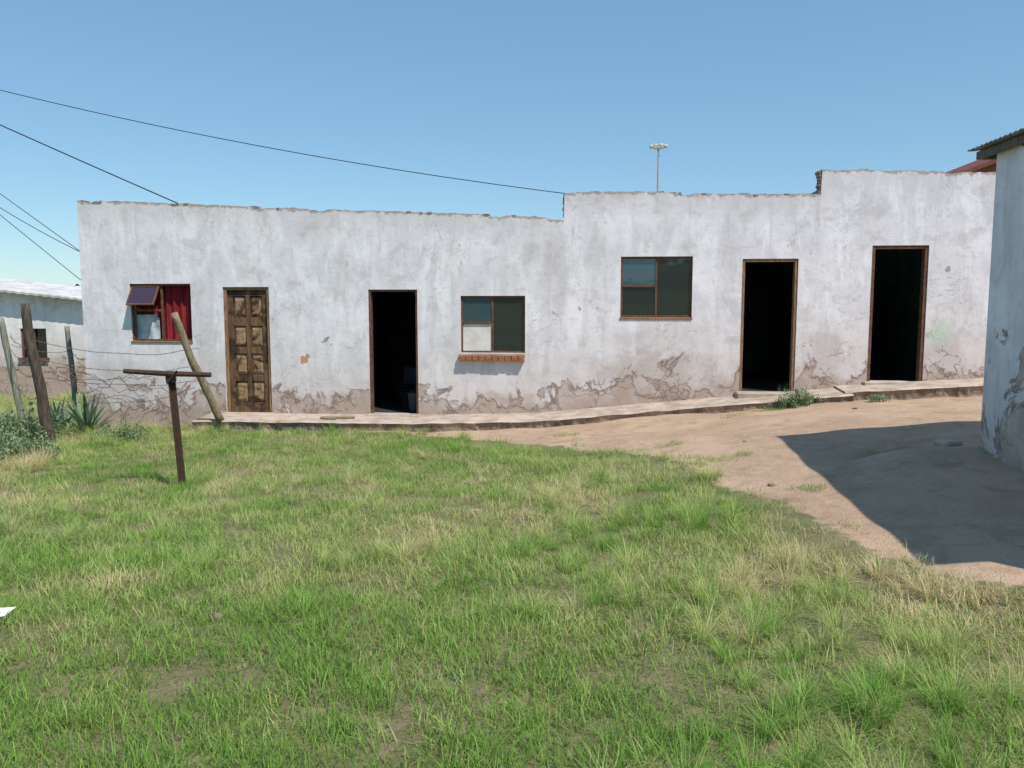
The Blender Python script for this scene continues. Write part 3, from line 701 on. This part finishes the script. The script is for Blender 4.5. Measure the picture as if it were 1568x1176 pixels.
def addg(x0,x1,y0,y1,dens,cond=lambda x,y:True):
    n=int((x1-x0)*(y1-y0)*dens); xs=rng.uniform(x0,x1,n); ys=rng.uniform(y0,y1,n)
    sd=sandd(xs,ys); hs=hnp(xs,ys)
    for x,y,d,h in zip(xs,ys,sd,hs):
        if not cond(x,y): continue
        dn=d+.30*fbm(x,y,1.3,2)+.16*nz(x*6,y*6,1)
        tuft=any(((x-a)/p)**2+((y-b)/q)**2<1 for a,b,p,q in TUFTS)
        if dn>.02 and not tuft and not (random.random()<.015 and dn<.6): continue
        if -.30<dn<=.02 and random.random()<.45: continue
        ly=(y-12.5)*math.cos(RZ)-x*math.sin(RZ); lx=x*math.cos(RZ)+(y-12.5)*math.sin(RZ)
        if ly>-.05 and -7.15<lx<9.6 and ly<4.4: continue
        if ly>-.66 and lx>-4.95: continue
        bare=min(math.hypot(x-a,(y-b)*1.4)/r for a,b,r in BARE)
        if bare<1 and random.random()<.90: continue
        if fbm(x,y,1.7,31)>.38 and random.random()<.42: continue
        straw=.26+.44*fbm(x,y,.55,7)+.40*nz(x*2.3,y*2.3,9)
        straw+=.14*sstep(.3,2.0,x)*sstep(6.5,4.5,y)+.16*sstep(5.0,6.2,y)*sstep(9.5,7.5,y)+.12*sstep(-4.5,-5.5,x)
        straw-=.10*sstep(0,-1.5,x)*sstep(5,4,y)
        if nz(x*4.1,y*4.1,21)>.36: straw+=.3
        tl=fbm(x,y,1.1,15)+.34*sstep(-.3,1.4,x)*sstep(6.5,4.8,y)+.10*sstep(6.5,5.5,y)-.30*sstep(-.6,-1.8,x)*sstep(5.5,4.5,y)+.75*sstep(-5.2,-6.2,x)*sstep(7,9,y)
        r=random.random()
        if tl>.34 and r<.40: k=random.randint(7,9); s=random.uniform(.5,1.0)
        elif tl>-.02 and r<.6 or r<.18: k=random.randint(4,6); s=random.uniform(.65,1.1)
        else: k=random.randint(0,3); s=random.uniform(.8,1.2)
        if x<-5.6 and y>8.5: s*=1.4
        if tuft: k=random.randint(0,3); s=.8
        if k>=7: straw+=.13
        pts.append((x,y,h)); idx.append(k); rot.append((random.gauss(0,.15),random.gauss(0,.15),random.uniform(0,6.283))); scl.append(s*(1+.15*random.random())); tint.append(min(1,max(0,straw+random.gauss(0,.12))))
fr=lambda m:(lambda x,y:abs(x)<.66*y+m)
addg(-5,5,1.6,5.2,132,fr(1.2)); addg(-8,5,5.2,8.2,84,fr(1.2)); addg(-10,5,8.2,12.6,68,fr(1.2)); addg(-14,-6.8,12.6,20,35,fr(1.5))
addg(-9,9,-2,1.6,22); addg(-12,-4.5,-1,8,18,lambda x,y:x<-(.66*y+1.3)); addg(6,12,-1,3,18)
me=bpy.data.meshes.new('grass'); me.from_pydata(pts,[],[])
def at(n_,ty,arr,f): 
    a=me.attributes.new(n_,ty,'POINT'); a.data.foreach_set(f,np.array(arr).ravel())
at('idx','INT',np.array(idx,dtype=np.int32),'value'); at('rot','FLOAT_VECTOR',np.array(rot,dtype=np.float32),'vector'); at('scl','FLOAT',np.array(scl,dtype=np.float32),'value'); at('tint','FLOAT',np.array(tint,dtype=np.float32),'value')
me.materials.append(mat_grass)
go=bpy.data.objects.new('grass',me); COL.objects.link(go)
ng=bpy.data.node_groups.new('grass_instancer','GeometryNodeTree')
ng.interface.new_socket('Geometry',in_out='INPUT',socket_type='NodeSocketGeometry'); ng.interface.new_socket('Geometry',in_out='OUTPUT',socket_type='NodeSocketGeometry')
gi=ng.nodes.new('NodeGroupInput'); gout=ng.nodes.new('NodeGroupOutput'); iop=ng.nodes.new('GeometryNodeInstanceOnPoints'); ci=ng.nodes.new('GeometryNodeCollectionInfo')
ci.inputs['Collection'].default_value=gc; ci.inputs['Separate Children'].default_value=True; ci.inputs['Reset Children'].default_value=True
def na(n_,dt):
    q=ng.nodes.new('GeometryNodeInputNamedAttribute'); q.data_type=dt; q.inputs['Name'].default_value=n_; return [o for o in q.outputs if o.enabled and o.name=='Attribute'][0]
lk=ng.links.new
lk(gi.outputs[0],iop.inputs['Points']); lk(ci.outputs[0],iop.inputs['Instance']); iop.inputs['Pick Instance'].default_value=True
lk(na('idx','INT'),iop.inputs['Instance Index']); lk(na('scl','FLOAT'),iop.inputs['Scale'])
e2r=ng.nodes.new('FunctionNodeEulerToRotation'); lk(na('rot','FLOAT_VECTOR'),e2r.inputs[0]); lk(e2r.outputs[0],iop.inputs['Rotation'])
lk(iop.outputs[0],gout.inputs[0])
md=go.modifiers.new('grass','NODES'); md.node_group=ng
print('grass clumps',len(pts))

# ---------------------------------------------------------------- light, sky, camera
sd=Vector((.42,-.49,1)).normalized()
el=math.asin(sd.z); az=math.atan2(sd.x,sd.y)
w=bpy.data.worlds.new('World'); S.world=w; w.use_nodes=True; nt=w.node_tree
sk=nt.nodes.new('ShaderNodeTexSky'); sk.sky_type='NISHITA'; sk.sun_disc=False; sk.sun_elevation=el; sk.sun_rotation=az; sk.air_density=1.0; sk.dust_density=.2; sk.ozone_density=1.2; sk.altitude=300
mx=nt.nodes.new('ShaderNodeMix'); mx.data_type='RGBA'; mx.blend_type='MULTIPLY'; mx.inputs[0].default_value=1; mx.inputs[7].default_value=(1.0,1.15,1.15,1)
hz=nt.nodes.new('ShaderNodeMix'); hz.data_type='RGBA'; hz.inputs[0].default_value=.45; hz.inputs[7].default_value=(1.6,3.4,5.4,1)   # even haze colour
nt.links.new(sk.outputs[0],mx.inputs[6]); nt.links.new(mx.outputs[2],hz.inputs[6]); nt.links.new(hz.outputs[2],nt.nodes['Background'].inputs[0]); nt.nodes['Background'].inputs[1].default_value=.126
ld=bpy.data.lights.new('sun','SUN'); ld.energy=5.0; ld.angle=math.radians(.5); ld.color=(1,.92,.83); lo=bpy.data.objects.new('sun',ld); COL.objects.link(lo)
lo.rotation_euler=sd.to_track_quat('Z','Y').to_euler()
cd=bpy.data.cameras.new('camera'); cam=bpy.data.objects.new('camera',cd); COL.objects.link(cam); cam.location=(0,0,1.6); cam.rotation_euler=(math.radians(90-5.75),0,0)
cd.sensor_width=36; cd.lens=1223/1568*36; cd.clip_end=3000; cd.clip_start=.05; S.camera=cam
S.view_settings.view_transform='Standard'; S.view_settings.look='None'; S.view_settings.exposure=0
